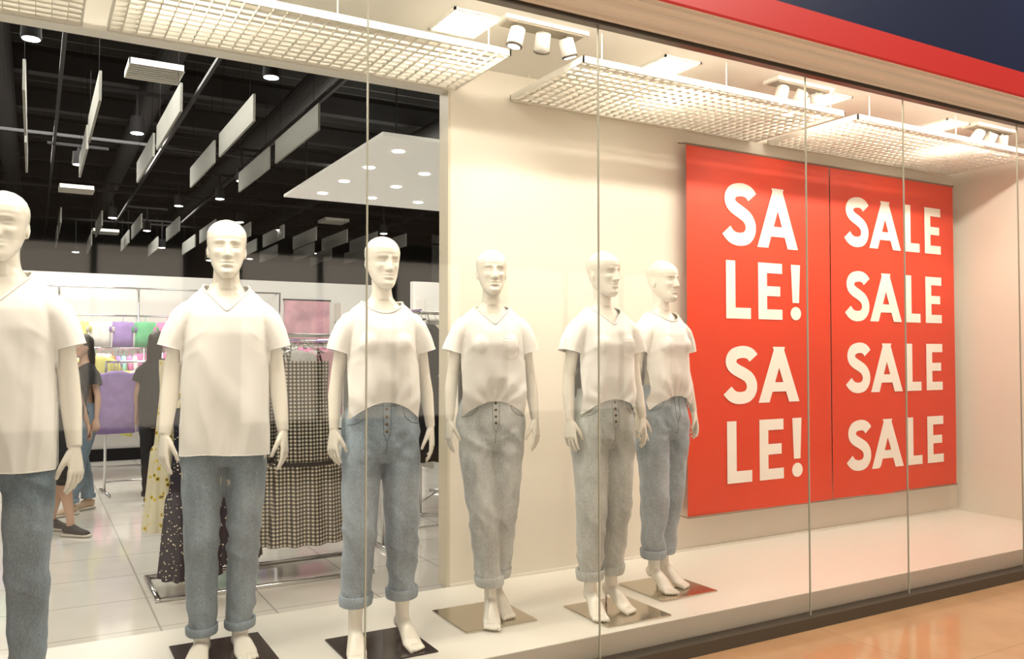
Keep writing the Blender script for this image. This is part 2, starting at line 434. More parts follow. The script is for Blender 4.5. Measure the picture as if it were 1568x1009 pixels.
def figure_mesh(P, feet, head_yaw=0, head_pitch=0, rho=(0.5, 0.5), curl=(0.35, 0.35), swing=(0, 0), lift=True, voxel=0.0038):
    mb = MB()
    mb.hloft(P['torso'], 36, e=0.93)
    for s, ri, cu, sw in ((-1, rho[0], curl[0], swing[0]), (1, rho[1], curl[1], swing[1])):
        A = P['arm']; pts = [Vector((s*a[0], a[1], a[2])) for a in A]
        for i in range(1, 5): pts[i].y += sw*(pts[0].z-pts[i].z)
        mb.ell(pts[0], (A[0][3]*1.02,)*3, 12)
        mb.tube(pts, [A[0][3], A[1][3], A[2][3], A[3][3], A[4][3]], n=20)
        d = (pts[4]-pts[3]).normalized(); hand(mb, pts[4]-Vector((0, 0, 0)), d+Vector((0, 0.05, -0.2)), s, ri, P['hs']*0.97, cu)
    for s, ft in ((-1, feet[0]), (1, feet[1])):
        hip, kn, an = leg_path(P, s, ft); 
        cf = kn.lerp(an, 0.35)+Vector((0, 0.012, 0)); th = hip.lerp(kn, 0.45)
        mb.tube([hip, th, kn+Vector((0, 0, .04)), kn-Vector((0, 0, .04)), cf, kn.lerp(an, .78), an+Vector((0, 0, .02)), an-Vector((0, 0, .03))],
                [(P['thigh'], P['thigh']*1.1), (P['thigh']*.92, P['thigh']), P['knee'], P['knee']*.95, (P['calf']*.96, P['calf']*1.08), P['ank']*1.15, (P['ank'], P['ank']*1.15), (P['ank'], P['ank']*1.2)], n=22)
        c, sn = math.cos(ft[2]), math.sin(ft[2])
        def W(x, y, z): return Vector((an.x+x*c-y*sn, an.y+x*sn+y*c, z))
        az = P['ankle_z']; k = P['hs']
        hz = (az-.075) if lift else 0.0
        mb.tube([W(0, .052*k, hz+.034), W(0, .03*k, hz+.036), W(0, -.01, az-.035 if lift else .045), W(0, -.06*k, .042+hz*.35), W(0, -.105*k, .022+.002), W(0, -.135*k, .016)],
                [(.018, .020), (.029*k, .033), (.030*k, .034), (.036*k, .028), (.043*k, .022), (.040*k, .014)], (0, 0, 1), 20)
        for i, (tx, L, r) in enumerate(((-.028, .042, .0125), (-.009, .040, .0092), (.007, .036, .0088), (.0215, .030, .0082), (.034, .022, .0078))):
            xx = tx*s*k
            mb.tube([W(xx*.95, -.12*k, .016), W(xx, -(.13+L*.5)*k, .014), W(xx*1.02, -(.13+L)*k, .0095)], [r, r, r*.85], (0, 0, 1), 10)
    HM = Matrix.Translation((0, P['head_y'], P['head_z'])) @ Matrix.Rotation(head_yaw, 4, 'Z') @ Matrix.Rotation(head_pitch, 4, 'X')
    head(mb, HM, P['hs'])
    nk = Vector((0, .0, P['head_z']-.05)); tp = HM @ Vector((0, .028, .07))
    rr = .042 if P is FEM else .052
    mb.tube([nk, nk.lerp(tp, .5), tp], [rr*1.02, rr, rr*.95], n=20)
    V, T = remesh(mb, voxel, 2, 0.5)
    return V, T, HM

def wr(V, sx, sz, off, oct=1):
    out = np.empty(len(V))
    for i, p in enumerate(V):
        out[i] = noise.noise(Vector((p[0]*sx+off, p[1]*sx, p[2]*sz)))
    return out

def tee_mesh(male, neck='v', tuck=False, seed=0.0, hem=None, body=None, trousers=None):
    mb = MB()
    if male:
        mb.hloft([(.76,0,.192,.134),(.86,0,.193,.138),(1.0,0,.188,.138),(1.15,0,.181,.134),(1.28,-.003,.176,.132),(1.36,-.004,.177,.130),(1.43,0,.178,.120),(1.48,.005,.168,.102),(1.520,.01,.142,.086),(1.553,.012,.104,.076),(1.583,.012,.076,.068),(1.62,.008,.066,.064)], 48, e=0.9)
        for s in (-1, 1): mb.tube([(s*.10,.005,1.46),(s*.14,.005,1.448),(s*.173,.005,1.415),(s*.200,.005,1.36),(s*.221,.005,1.30),(s*.231,.005,1.25)], [(.048,.07),(.055,.08),(.058,.084),(.057,.084),(.055,.083),(.055,.083)], n=24)
        se, sd, xl = Vector((.221, .005, 1.300)), Vector((.27, 0, -1)).normalized(), .181
        top = 1.575; hz = hem or 0.845
    else:
        mb.hloft([(.93,.005,.150,.108),(1.0,.005,.170,.124),(1.04,0,.182,.138),(1.10,-.002,.180,.140),(1.17,-.003,.167,.131),(1.25,-.008,.154,.124),(1.32,-.012,.149,.127),(1.38,-.006,.150,.118),(1.43,.004,.152,.100),(1.468,.01,.132,.083),(1.498,.012,.094,.070),(1.525,.012,.066,.062),(1.565,.008,.056,.056)], 48, e=0.92)
        for s in (-1, 1):
            mb.tube([(s*.09,.005,1.42),(s*.125,.005,1.41),(s*.155,.005,1.385),(s*.180,.005,1.33),(s*.198,.005,1.27),(s*.207,.005,1.22)], [(.042,.06),(.048,.068),(.050,.072),(.050,.074),(.048,.074),(.048,.074)], n=24)
            mb.ell((s*.064, -.086, 1.315), (.054, .055, .058), 12)
        se, sd, xl = Vector((.198, .005, 1.285)), Vector((.28, 0, -1)).normalized(), .156
        top = 1.53; hz = hem or 1.075
    V, T = remesh(mb, 0.0065, 14, 0.5)
    N = vnormals(V, T)
    x, y, z = V.T
    n1 = wr(V, 8, 1.5, seed*7.3); n2 = wr(V+np.c_[z*0.6, z*0, x*0.6], 9, 5, seed*3.1+20); n3 = wr(V, 16, 2.6, seed*2.3+5)
    amp = 0.003+(0.017 if male else 0.014)*sstep(-z, -(1.38 if male else 1.32), -(0.88 if male else 1.05))
    nr = sstep(-z, -(top-.01), -(top-.14))
    d = n1*amp*1.4+0.007*n2+(0.3-np.abs(n3)*1.6)*amp*0.40
    for s in (-1, 1):
        q = (z-(1.33 if male else 1.28))+0.75*(x*s-.14); d += .0024*np.exp(-(q/.014)**2)*np.exp(-((x*s-.125)/.04)**2)*(y < 0)
        q = (z-(1.27 if male else 1.23))+0.55*(x*s-.14); d += .0020*np.exp(-(q/.015)**2)*np.exp(-((x*s-.13)/.035)**2)*(y < 0)
    V = V+N*(d*nr)[:, None]
    x, y, z = V.T
    if tuck:
        k = np.exp(-(x/0.08)**2)*sstep(-z, -1.17, -1.06)*(y < 0)
        V[:, 1] += 0.028*k
        k2 = sstep(-z, -1.26, -1.09)*(y < 0)
        V[:, 1] += 0.0038*np.sin(np.arctan2(x, (z-.98))*13+seed)*k2
        V[:, 2] -= 0.014*np.sin(x*9+seed)*sstep(-z, -1.2, -1.05)
    if body is not None: V = push_out(V, body, 0.0065, (V[:, 2] > 1.1) & (V[:, 2] < top+.03))
    if trousers is not None: V = push_out(V, trousers, 0.005, (V[:, 2] < 1.12) & (V[:, 2] > (.80 if male else .95)))
    x, y, z = V.T
    if tuck:
        hemf = hz-3.1*x**2-0.03*sstep(y, -.06, .08)
    else:
        hemf = hz+0.008*np.sin(x*10+seed)+.003*np.sin(x*26+seed*2)
    V, T = clip(V, T, z-hemf)
    for s in (-1, 1):
        x, y, z = V.T
        pl = -((x*s-se.x)*sd.x+(z-se.z)*sd.z)
        V, T = clip(V, T, np.maximum(pl, (xl-x*s)))
    x, y, z = V.T
    if male: fr = 1.448+1.05*np.abs(x); bk = 1.568
    elif neck == 'v': fr = 1.412+0.95*np.abs(x); bk = 1.506
    else: fr = 1.448+5.5*x**2; bk = 1.502
    t = sstep(y, -.045, .02)
    V, T = clip(V, T, (fr*(1-t)+bk*t)-z)
    return V, T

def jeans_mesh(male, P, feet, hem, seed=0.0, waist=None, wide=1.0):
    mb = MB()
    if male: mb.hloft([(.80,.005,.12,.09),(.87,.005,.168,.115),(.94,.005,.178,.122),(1.00,.005,.170,.118),(1.08,.0,.163,.112)], 40, e=.93)
    else: mb.hloft([(.80,.005,.12,.085),(.86,.005,.165,.114),(.93,.01,.177,.122),(1.00,.01,.165,.114),(1.06,.003,.142,.103),(1.14,0,.130,.096)], 40, e=.93)
    legs = []
    for s, ft in ((-1, feet[0]), (1, feet[1])):
        hip, kn, an = leg_path(P, s, ft)
        w = wide
        pts = [hip+Vector((0, 0, .02)), hip.lerp(kn, .3), hip.lerp(kn, .65), kn, kn.lerp(an, .4)+Vector((0, .008, 0)), kn.lerp(an, .75)+Vector((0, .008, 0)), an+Vector((0, .005, .03))]
        if male: rd = [(.088, .105), (.088, .102), (.080*w, .09), (.070*w, .080), (.065*w, .073), (.060*w, .066), (.056*w, .062)]
        else: rd = [(.084, .102), (.086, .10), (.080*w, .09), (.074*w, .082), (.069*w, .076), (.063*w, .068), (.059*w, .063)]
        mb.tube(pts, rd, n=28)
        legs.append((pts, rd))
    V, T = remesh(mb, 0.0065, 8, 0.5)
    N = vnormals(V, T); x, y, z = V.T
    n1 = wr(V+np.c_[z*0, z*0, x*.7], 5, 9, seed*5.1); n2 = wr(V+np.c_[z*.9, z*0, x*0], 13, 8, seed*2.7+9)
    am = 0.003+0.009*np.exp(-((z-.47)/.09)**2)+0.008*np.exp(-((z-.84)/.07)**2)+0.012*np.exp(-((z-(hem+.07))/.08)**2)
    d = (0.35-np.abs(n1)*1.8)*am+0.005*n2
    cr = (x**2+(z-.85)**2)**.5; an_ = np.arctan2(z-.85, np.abs(x)+1e-4)
    d += 0.0013*np.sin(an_*11+seed)*np.exp(-((cr-.08)/.05)**2)*(y < 0)
    V = V+N*d[:, None]
    V, T = clip(V, T, V[:, 2]-hem)
    V, T = clip(V, T, (waist or (1.02 if male else 1.10))-V[:, 2])
    return V, T, legs

def surf_line(mb, bvh, pts, r=0.0016, mi=0, frm=-1.0, off=0.0005):
    P = []
    for i in range(len(pts)-1):
        for k in range(8):
            t = k/8; P.append((pts[i][0]*(1-t)+pts[i+1][0]*t, pts[i][1]*(1-t)+pts[i+1][1]*t))
    P.append(pts[-1]); Q = []
    for x, z in P:
        h = bvh.ray_cast(Vector((x, frm, z)), Vector((0, 1, 0)))
        if h[0]: Q.append(h[0]-Vector((0, off, 0)))
    if len(Q) > 2: mb.tube(Q, r, (0, 1, 0), 6, mi)

def cuffs(mb, legs, hem, h=0.04, mi=0):
    for pts, rd in legs:
        zs = [p.z for p in pts]
        def at(z):
            for i in range(len(zs)-1):
                if zs[i] >= z >= zs[i+1]:
                    t = (zs[i]-z)/(zs[i]-zs[i+1]); return pts[i].lerp(pts[i+1], t), [rd[i][q]*(1-t)+rd[i+1][q]*t for q in (0, 1)]
            return pts[-1].copy(), list(rd[-1])
        R = []
        for dz, dr in ((.006, -.006), (-.004, .000), (-.005, .005), (0, .008), (h*.5, .0095), (h-.003, .0085), (h+.001, .005), (h-.002, -.004)):
            c, r = at(hem+max(0, dz)); n = 32
            R.append([(c.x+(r[0]+dr+.0015*math.sin(k*1.3))*math.cos(2*math.pi*k/n), c.y+(r[1]+dr)*math.sin(2*math.pi*k/n), hem+dz+.003*math.sin(2*math.pi*k/n+1)) for k in range(n)])
        mb.rings(R, mi, False)

def shoe(mb, an, yaw, sandal=False):
    c, sn = math.cos(yaw), math.sin(yaw)
    def W(x, y, z): return Vector((an.x+x*c-y*sn, an.y+x*sn+y*c, z))
    mb.tube([W(0, .075, .016), W(0, .04, .016), W(0, -.03, .016), W(0, -.10, .016), W(0, -.16, .016), W(0, -.195, .016)], [(.030, .016), (.040, .016), (.040, .016), (.050, .016), (.046, .016), (.026, .014)], (0, 0, 1), 16, 1)
    mb.tube([W(0, .062, .055), W(0, .03, .062), W(0, -.03, .062), W(0, -.09, .043), W(0, -.15, .034), W(0, -.18, .028)], [(.024, .035), (.038, .045), (.040, .045), (.047, .032), (.042, .024), (.028, .014)], (0, 0, 1), 16, 0)

def build_figure(name, loc, yaw, male, feet, head_yaw=0, head_pitch=0, rho=(.5, .5), curl=(.35, .35), swing=(0, 0), scale=1.0,
                 tee=None, jean=None, neck='v', tuck=False, hem=None, plate=None, skin='plastic', person=None, seed=1.0, pocket=False,
                 wide=1.0, plate_off=(0, 0), tee_hem=None, buttons=False):
    P = MAL if male else FEM
    e = empty(name, loc, yaw, scale)
    vox = 0.0032 if not person else 0.006
    V, T, HM = figure_mesh(P, feet, head_yaw, head_pitch, rho, curl, swing, lift=not (male or person), voxel=vox)
    npobj('body', V, T, M[skin], e)
    sel = (V[T[:, 0], 2] > 1.05) & (V[T[:, 0], 2] < 1.62)
    bodyb = BVHTree.FromPolygons(V.tolist(), T[sel].tolist())
    jm = jean; hem = hem if hem is not None else (.10 if male else .17)
    V, T, legs = jeans_mesh(male, P, feet, hem, seed, wide=wide)
    npobj('jeans', V, T, jm, e)
    bvh = BVHTree.FromPolygons(V.tolist(), T.tolist())
    db = MB(); cuffs(db, legs, hem, 0.042 if not male else .032)
    db.obj('jeans_cuffs', jm, e, True)
    st = MB()
    if male:
        surf_line(st, bvh, [(0, 1.0), (0, .86)])
    else:
        surf_line(st, bvh, [(-.012, 1.09), (-.012, .93), (.004, .895)])
        surf_line(st, bvh, [(.022, 1.05), (.020, .94), (.004, .895), (0, .84)])
        surf_line(st, bvh, [(-.13, 1.052), (0, 1.047), (.13, 1.052)])
        for s in (-1, 1):
            surf_line(st, bvh, [(s*.075, 1.045), (s*.085, 1.00), (s*.115, .975), (s*.155, .965)])
    c0 = list(jm.node_tree.nodes['Principled BSDF'].inputs['Base Color'].default_value)[:3]
    st.obj('jeans_seams', mat('denim_seam', tuple(q*.62 for q in c0), .9), e, True)
    if buttons:
        bt = MB()
        for zz in (1.035, 1.003, .971, .94):
            h = bvh.ray_cast(Vector((.003, -1, zz)), Vector((0, 1, 0)))
            if h[0]: bt.cyl(h[0]+Vector((0, .003, 0)), h[0]-Vector((0, .004, 0)), .0075, .0068, 14)
        bt.obj('jeans_buttons', M['button'], e, True)
    V, T = tee_mesh(male, neck, tuck, seed, tee_hem, bodyb, bvh)
    npobj('tshirt', V, T, tee or M['tee'], e)
    hb = MB()
    for L in loops(V, T):
        zc = L[:, 2].mean(); r = .0046 if (zc > 1.42) else .0020
        hb.tube([tuple(p) for p in L], r, (0, 0.3, 1) if zc > 1.2 else (0, 0, 1), 8, closed=True)
    hb.obj('tshirt_hems', (M['tee_hem'] if tee is None else tee), e, True)
    if pocket:
        bv = BVHTree.FromPolygons(V.tolist(), T.tolist()); pk = MB()
        x0, x1, z1, z0 = .035, .115, 1.345, 1.245
        surf_line(pk, bv, [(x0, z1), (x1, z1), (x1, z0+.015), ((x0+x1)/2, z0), (x0, z0+.015), (x0, z1)], .0014)
        surf_line(pk, bv, [(x0, z1-.014), (x1, z1-.014)], .001)
        pk.obj('tshirt_pocket', M['tee_hem'], e, True)
    if plate:
        pb = MB(); w = .19; px, py = plate_off
        mx = Matrix.Rotation(-yaw, 4, 'Z') @ Matrix.Translation((px, py, 0))
        pb.box((-w, -w, -.0055), (w, w, .002), 0, mx)
        o = pb.obj('base_plate', M[plate], e)
        bv = o.modifiers.new('b', 'BEVEL'); bv.width = .0015; bv.segments = 2
        an = leg_path(P, 1, feet[1])[2]
        sp = MB(); sp.cyl((an.x, an.y+.045, .001), (an.x, an.y+.045, .07), .006); sp.obj('support_rod', M['chrome'], e, True)
    if person:
        hb = MB(); hs = P['hs']
        rows = [(0.06, .045, .058, .052), (.09, .04, .072, .068), (.12, .03, .080, .082), (.15, .012, .084, .100), (.18, .008, .082, .099), (.21, .008, .068, .082), (.232, .008, .045, .055), (.247, .01, .015, .02)]
        q = MB(); q.hloft(rows, 32); hb.add([HM @ (Vector(p)*hs) for p in q.v], q.f)
        if person.get('long', True):
            q = MB(); q.hloft([(-.14, .085, .05, .018), (-.06, .080, .075, .03), (.02, .070, .078, .045), (.10, .055, .076, .055), (.15, .04, .07, .05)], 28)
            hb.add([HM @ (Vector(p)*hs) for p in q.v], q.f)
        V, T = remesh(hb, .006, 3); N = vnormals(V, T); V = V+N*(wr(V, 40, 6, 3)*.006)[:, None]
        npobj('hair', V, T, M['hair'], e)
        sb = MB()
        for s, ft in ((-1, feet[0]), (1, feet[1])): shoe(sb, leg_path(P, s, ft)[2], ft[2])
        sb.obj('shoes', [M[person.get('shoe', 'shoe')], M['shoesole']], e, True)
    return e

dn = [denim('denim_slate', (0.18, 0.245, 0.305)), denim('denim_mid', (0.24, 0.305, 0.36)), denim('denim_blue', (0.285, 0.355, 0.42)),
      denim('denim_bleach', (0.54, 0.57, 0.57)), denim('denim_light', (0.50, 0.53, 0.51)), denim('denim_soft', (0.36, 0.43, 0.49))]
PZ = 0.20+0.006
build_figure('mannequin', (-.10, 3.47, PZ), -5*D2R, True, [(-.12, .0, -.15), (.10, -.02, .15)], head_yaw=-8*D2R, rho=(.4, .6), curl=(.4, .4), jean=dn[0], plate='black_gloss', seed=1.3, tee_hem=.86)
build_figure('mannequin', (.72, 3.75, PZ), -9*D2R, True, [(-.085, -.02, -.18), (.07, .02, .15)], head_yaw=0, rho=(.5, .4), curl=(.45, .4), jean=dn[1], plate='black_gloss', seed=2.1, tee_hem=.845)
build_figure('mannequin', (1.335, 3.50, PZ), -10*D2R, False, [(-.115, -.03, -.1), (.10, .02, .2)], head_yaw=10*D2R, head_pitch=.02, rho=(.5, .4), jean=dn[2], plate='black_gloss', seed=3.4, tuck=True, neck='c', buttons=True, hem=.20, tee_hem=1.065)
build_figure('mannequin', (1.965, 3.65, PZ), -18*D2R, False, [(-.02, -.09, -.12), (.035, .05, .2)], head_yaw=0*D2R, head_pitch=-.05, rho=(.3, .6), curl=(.3, .3), jean=dn[3], plate='steel', seed=4.2, tuck=True, pocket=True, buttons=True, plate_off=(-.04, .0), tee_hem=1.045)
build_figure('mannequin', (2.49, 3.44, PZ), -4*D2R, False, [(-.09, -.02, -.2), (.06, .03, .1)], head_yaw=12*D2R, rho=(.4, .5), jean=dn[4], plate='steel', seed=5.7, tuck=True, pocket=True, buttons=True, plate_off=(.04, -.05), tee_hem=1.05)
build_figure('mannequin', (3.02, 3.62, PZ), 6*D2R, False, [(-.07, .0, -.15), (.05, .05, .1)], head_yaw=6*D2R, rho=(.4, .5), jean=dn[5], plate='steel', seed=6.1, tuck=True, neck='c', plate_off=(.0, -.03), tee_hem=1.045)

# ------------------------------------------------------------------ display window shell
FZ = 0.04
def box_obj(name, lo, hi, m, bevel=0):
    b = MB(); b.box(lo, hi); o = b.obj(name, m)
    if bevel:
        q = o.modifiers.new('b', 'BEVEL'); q.width = bevel; q.segments = 2
    return o
box_obj('display_platform', (-4, 3.15, FZ), (6.6, 4.198, .20), M['platform'], .004)
box_obj('wall_back', (2.0, 4.2, FZ), (6.7, 4.3, 3.30), M['wall'])
box_obj('wall_right', (6.6, 3.12, FZ), (6.7, 4.2, 3.30), M['wall'])
box_obj('wall_header', (-4, 4.2, 2.945), (2.0, 4.3, 3.30), M['white'])
box_obj('ceiling_display', (-4, 3.125, 3.10), (6.6, 4.2, 3.16), M['white'])
box_obj('trim_1', (1.985, 4.195, .20), (2.0, 4.31, 2.945), mat('jamb_trim', (.62, .56, .44), .4))
box_obj('mall_floor', (-6, -6, -.02), (11, 4.2, FZ), M['mallfloor'])
box_obj('store_floor', (-4, 4.2, -.02), (9, 20, FZ), M['storefloor'])
box_obj('baseboard_back', (2.0, 4.188, .20), (6.6, 4.2, .215), M['white'])

joints = [-4, -1.4, -.12, 1.12, 2.22, 3.58, 4.40, 5.57, 6.66]
for i in range(len(joints)-1):
    b = MB(); x0, x1 = joints[i]+.003, joints[i+1]-.003
    b.add([(x0, 3.1, .10), (x1, 3.1, .10), (x1, 3.1, 2.98), (x0, 3.1, 2.98)], [(0, 1, 2, 3)])
    b.obj('window_%d' % (i+1), M['glass'])
b = MB()
for x in joints[1:-1]: b.box((x-.0028, 3.096, .10), (x+.0028, 3.104, 2.972), 1)
b.box((-4, 3.06, FZ), (6.66, 3.14, .10)); b.box((-4, 3.075, 2.972), (6.66, 3.12, 2.993))
b.obj('window_frame', [M['frame'], M['joint']])
def extrude_profile(name, prof, x0, x1, mats, mids, smooth=False):
    b = MB(); n = len(prof)
    for i in range(n):
        a, c = prof[i], prof[(i+1) % n]
        b.add([(x0, *a), (x1, *a), (x1, *c), (x0, *c)], [(0, 1, 2, 3)], mids[i])
    b.add([(x0, *p) for p in prof], [tuple(range(n))], mids[0]); b.add([(x1, *p) for p in prof], [tuple(range(n))], mids[0])
    return b.obj(name, mats)
prof = [(3.118, 2.995), (3.075, 2.995), (3.070, 3.006), (3.045, 3.010), (3.04, 3.022)]
for k in range(9):
    a = k/8*math.pi/2; prof.append((3.035-.045*math.sin(a), 3.024+.030*(1-math.cos(a))))
prof += [(2.985, 3.060), (2.955, 3.064), (2.955, 3.078), (2.935, 3.078)]
nc = len(prof)-1
prof += [(2.930, 3.09), (2.930, 3.235), (2.95, 3.243), (3.045, 3.243), (3.045, 3.10), (3.118, 3.10)]
extrude_profile('storefront_fascia', prof, -6, 11, [M['cream_metal'], M['red']], [0]*nc+[1]*(len(prof)-nc))
box_obj('wall_mall_upper', (-6, 3.05, 3.245), (11, 3.118, 6.5), M['navy'])
box_obj('wall_mall_side', (6.7, 3.0, FZ), (11, 3.12, 2.99), M['wall'])
# opposite side of the mall corridor: unseen shopfronts, glow added for reflections and fill
box_obj('wall_mall_opposite', (-6, -6.1, FZ), (11, -6.0, 6.5), mat('mall_wall_brown', (.18, .13, .09), .5))
b = MB()
for x0, x1 in ((-5.4, -2.2), (-1.6, 1.8), (2.5, 6.0), (6.8, 10.4)):
    b.box((x0, -5.995, .5), (x1, -5.98, 2.9), 0); b.box((x0-.1, -5.995, FZ), (x1+.1, -5.94, .5), 1)
    for k in range(4): xx = x0+(x1-x0)*k/3; b.box((xx-.04, -5.99, .1), (xx+.04, -5.93, 3.0), 1)
    b.box((x0-.1, -5.99, 2.9), (x1+.1, -5.9, 3.15), 1)
b.obj('opposite_shopfronts', [mat('shopfront_fill_glow', (.8, .75, .65), .6, emis=(1, .88, .72), emis_s=1.9, sample=True), M['frame']])

def tray(x0, x1, y0, y1, z):
    b = MB(); t = .0015; h = .014; 
    nx = int((x1-x0)/.06); ny = int((y1-y0)/.06)
    for i in range(1, nx):
        x = x0+(x1-x0)*i/nx; b.box((x-t, y0, z), (x+t, y1, z+h))
    for j in range(1, ny):
        y = y0+(y1-y0)*j/ny; b.box((x0, y-t, z), (x1, y+t, z+h))
    for lo, hi in (((x0, y0), (x1, y0+.008)), ((x0, y1-.008), (x1, y1)), ((x0, y0), (x0+.008, y1)), ((x1-.008, y0), (x1, y1))):
        b.box((*lo, z-.003), (*hi, z+.03))
    for x in (x0+.12, (x0+x1)/2, x1-.12):
        for y in (y0+.01, y1-.012): b.cyl((x, y, z+.02), (x, y, 3.10), .0035, n=8)
    return b.obj('ceiling_grid_tray', M['grid'])
tray(-3.5, -1.75, 3.55, 4.17, 2.945); tray(-1.65, .17, 3.55, 4.17, 2.945); tray(.27, 2.02, 3.55, 4.17, 2.945)
tray(2.36, 4.30, 3.42, 4.16, 2.935); tray(4.42, 6.45, 3.42, 4.16, 2.935)

def add_light(kind, name, loc, energy, color=(1, .88, .70), size=.3, size_y=None, target=None, spot=60, blend=.6, parent=None):
    L = bpy.data.lights.new(name, kind); L.energy = energy; L.color = color
    if kind == 'AREA':
        L.size = size
        if size_y: L.shape = 'RECTANGLE'; L.size_y = size_y
    if kind == 'SPOT': L.spot_size = spot*D2R; L.spot_blend = blend; L.shadow_soft_size = size
    o = bpy.data.objects.new(name, L); COL.objects.link(o); o.location = loc
    if target is not None: o.rotation_euler = (Vector(target)-Vector(loc)).to_track_quat('-Z', 'Y').to_euler()
    if parent: o.parent = parent
    return o
WARM = (1.0, .905, .765)
for k, x in enumerate((-.65, .58, 1.815, 3.08, 4.34, 5.575)):
    e = empty('ceiling_light_panel', (x, 3.645, 3.10)); b = MB()
    b.box((-.12, -.14, -.006), (.12, .14, 0))
    b.obj('diffuser', M['panel'], e)
    f = MB()
    for lo, hi in (((-.13, -.15), (.13, -.14)), ((-.13, .14), (.13, .15)), ((-.13, -.15), (-.12, .15)), ((.12, -.15), (.13, .15))): f.box((*lo, -.012), (*hi, 0))
    for i in range(1, 6): f.box((-.12+.04*i-.0012, -.14, -.010), (-.12+.04*i+.0012, .14, -.006))
    for i in range(1, 7): f.box((-.12, -.14+.04*i-.0012, -.010), (.12, -.14+.04*i+.0012, -.006))
    f.obj('louvre', M['white'], e)
    l = add_light('AREA', 'lamp', (0, 0, -.02), 2.6, WARM, .24, .28); l.parent = e

e = empty('header_fill_profile', (0, 3.17, 3.07)); b = MB()  # added profile behind the header, holds unseen fill lamps
b.box((-3.9, -.02, 0), (6.55, .02, .03)); b.box((-3.9, -.025, -.03), (6.55, -.02, .03)); b.obj('profile', M['white'], e)
for x in (-.9, 1.6, 4.1, 5.6):
    l = add_light('AREA', 'header_fill_lamp', (x, .0, -.01), 26 if x < 5 else 15, WARM, 2.4 if x < 5 else 1.4, .03, target=(x, .42, -1.0)); l.parent = e  # area lamps added to brighten the mannequins from the front

M['recess'] = mat('warm_grey_recess', (.30, .26, .20), .5)
def spot_cluster(x, y, targets, en):
    e = empty('spotlight_cluster', (x, y, 3.10)); b = MB()
    b.box((-.24, -.06, -.02), (.24, .06, 0)); b.box((-.22, -.045, -.026), (.22, .045, -.018), 1)
    b.obj('housing', [M['white'], M['recess']], e)
    for i, t in enumerate(targets):
        px = -.15+.15*i; p = Vector((px, 0, -.03)); d = (Vector(t)-Vector((x+px, y, 3.0))).normalized()
        c = Vector((px, 0, -.080)); h = MB(); rf = (0, 0, 1) if abs(d.z) < .9 else (0, 1, 0)
        h.cyl(p+Vector((0, 0, .01)), c-Vector((0, 0, -.02)), .008)
        a0, a1 = c-d*.045, c+d*.05
        h.tube([a0, a0+d*.004, a1-d*.010], [.032, .037, .039], rf, 28, 0, push=0)
        h.tube([a1-d*.010, a1-d*.001], [.0405, .0405], rf, 28, 2, push=0)
        h.tube([a1-d*.001, a1+d*.001], [.031, .031], rf, 24, 1, push=0)
        h.obj('spot_head', [M['white'], M['lamp_soft'], M['frame']], e, True)
        l = add_light('SPOT', 'spot_lamp', tuple(a1+d*.01), en, WARM, .03, target=tuple(a1+d), spot=70, blend=.8); l.parent = e
spot_cluster(2.17, 3.50, [(1.6, 3.7, 1.0), (2.45, 4.2, 2.0), (2.9, 3.6, 1.2)], 14)
spot_cluster(3.99, 3.50, [(3.2, 3.5, 1.0), (3.95, 4.2, 2.2), (4.9, 4.2, 1.3)], 16)
spot_cluster(5.95, 3.50, [(5.0, 4.2, 1.2), (5.9, 4.2, 1.8), (6.4, 4.0, .8)], 16)
spot_cluster(.30, 3.42, [(-.1, 3.5, 1.2), (.7, 3.7, 1.2), (1.3, 3.6, 1.2)], 20)

# ------------------------------------------------------------------ banners
BY = 4.12
def letter_polys(ch):
    if ch == 'L': return [[(0, 0), (.56, 0), (.56, .19), (.21, .19), (.21, 1), (0, 1)]], .56
    if ch == 'E': return [[(0, 0), (.58, 0), (.58, .18), (.21, .18), (.21, .415), (.53, .415), (.53, .59), (.21, .59), (.21, .82), (.58, .82), (.58, 1), (0, 1)]], .58
    if ch == 'A': return [[(0, 0), (.225, 0), (.47, .74), (.56, 1), (.34, 1)], [(.86, 0), (.635, 0), (.39, .74), (.30, 1), (.52, 1)], [(.19, .19), (.67, .19), (.62, .36), (.24, .36)]], .86
    if ch == '!':
        circ = [(.12+.12*math.cos(2*math.pi*k/28), .12+.12*math.sin(2*math.pi*k/28)) for k in range(28)]
        return [[(.045, .31), (.195, .31), (.225, 1), (.015, 1)], circ], .24
    if ch == 'S':
        C = [(.595, .80), (.53, .87), (.43, .905), (.31, .90), (.20, .86), (.145, .765), (.165, .665), (.25, .595), (.37, .535), (.49, .46), (.555, .35), (.55, .23), (.48, .135), (.37, .10), (.25, .105), (.15, .15), (.07, .235)]
        C = [Vector((*c, 0)) for c in C]; D = []
        for i in range(len(C)-1):
            p0, p1, p2, p3 = C[max(i-1, 0)], C[i], C[i+1], C[min(i+2, len(C)-1)]
            for k in range(5):
                t = k/5; D.append(.5*((2*p1)+(-p0+p2)*t+(2*p0-5*p1+4*p2-p3)*t*t+(-p0+3*p1-3*p2+p3)*t**3))
        D.append(C[-1]); q = []
        for i in range(len(D)-1):
            def nrm(j):
                T = (D[min(j+1, len(D)-1)]-D[max(j-1, 0)]).normalized(); return Vector((-T.y, T.x, 0))
            a, c = D[i], D[i+1]; na, nc = nrm(i)*.106, nrm(i+1)*.106
            q.append([(a+na)[:2], (c+nc)[:2], (c-nc)[:2], (a-na)[:2]])
        return q, .66
def add_letter(b, ch, x0, x1, z0, z1, y):
    polys, w = letter_polys(ch)
    for i, p in enumerate(polys):
        yy = y-(.0004*i if ch != 'S' else 0); n = len(p)
        vs = [(x0+(q[0]/w)*(x1-x0), yy, z0+q[1]*(z1-z0)) for q in p]
        b.add(vs, [tuple(range(n))])
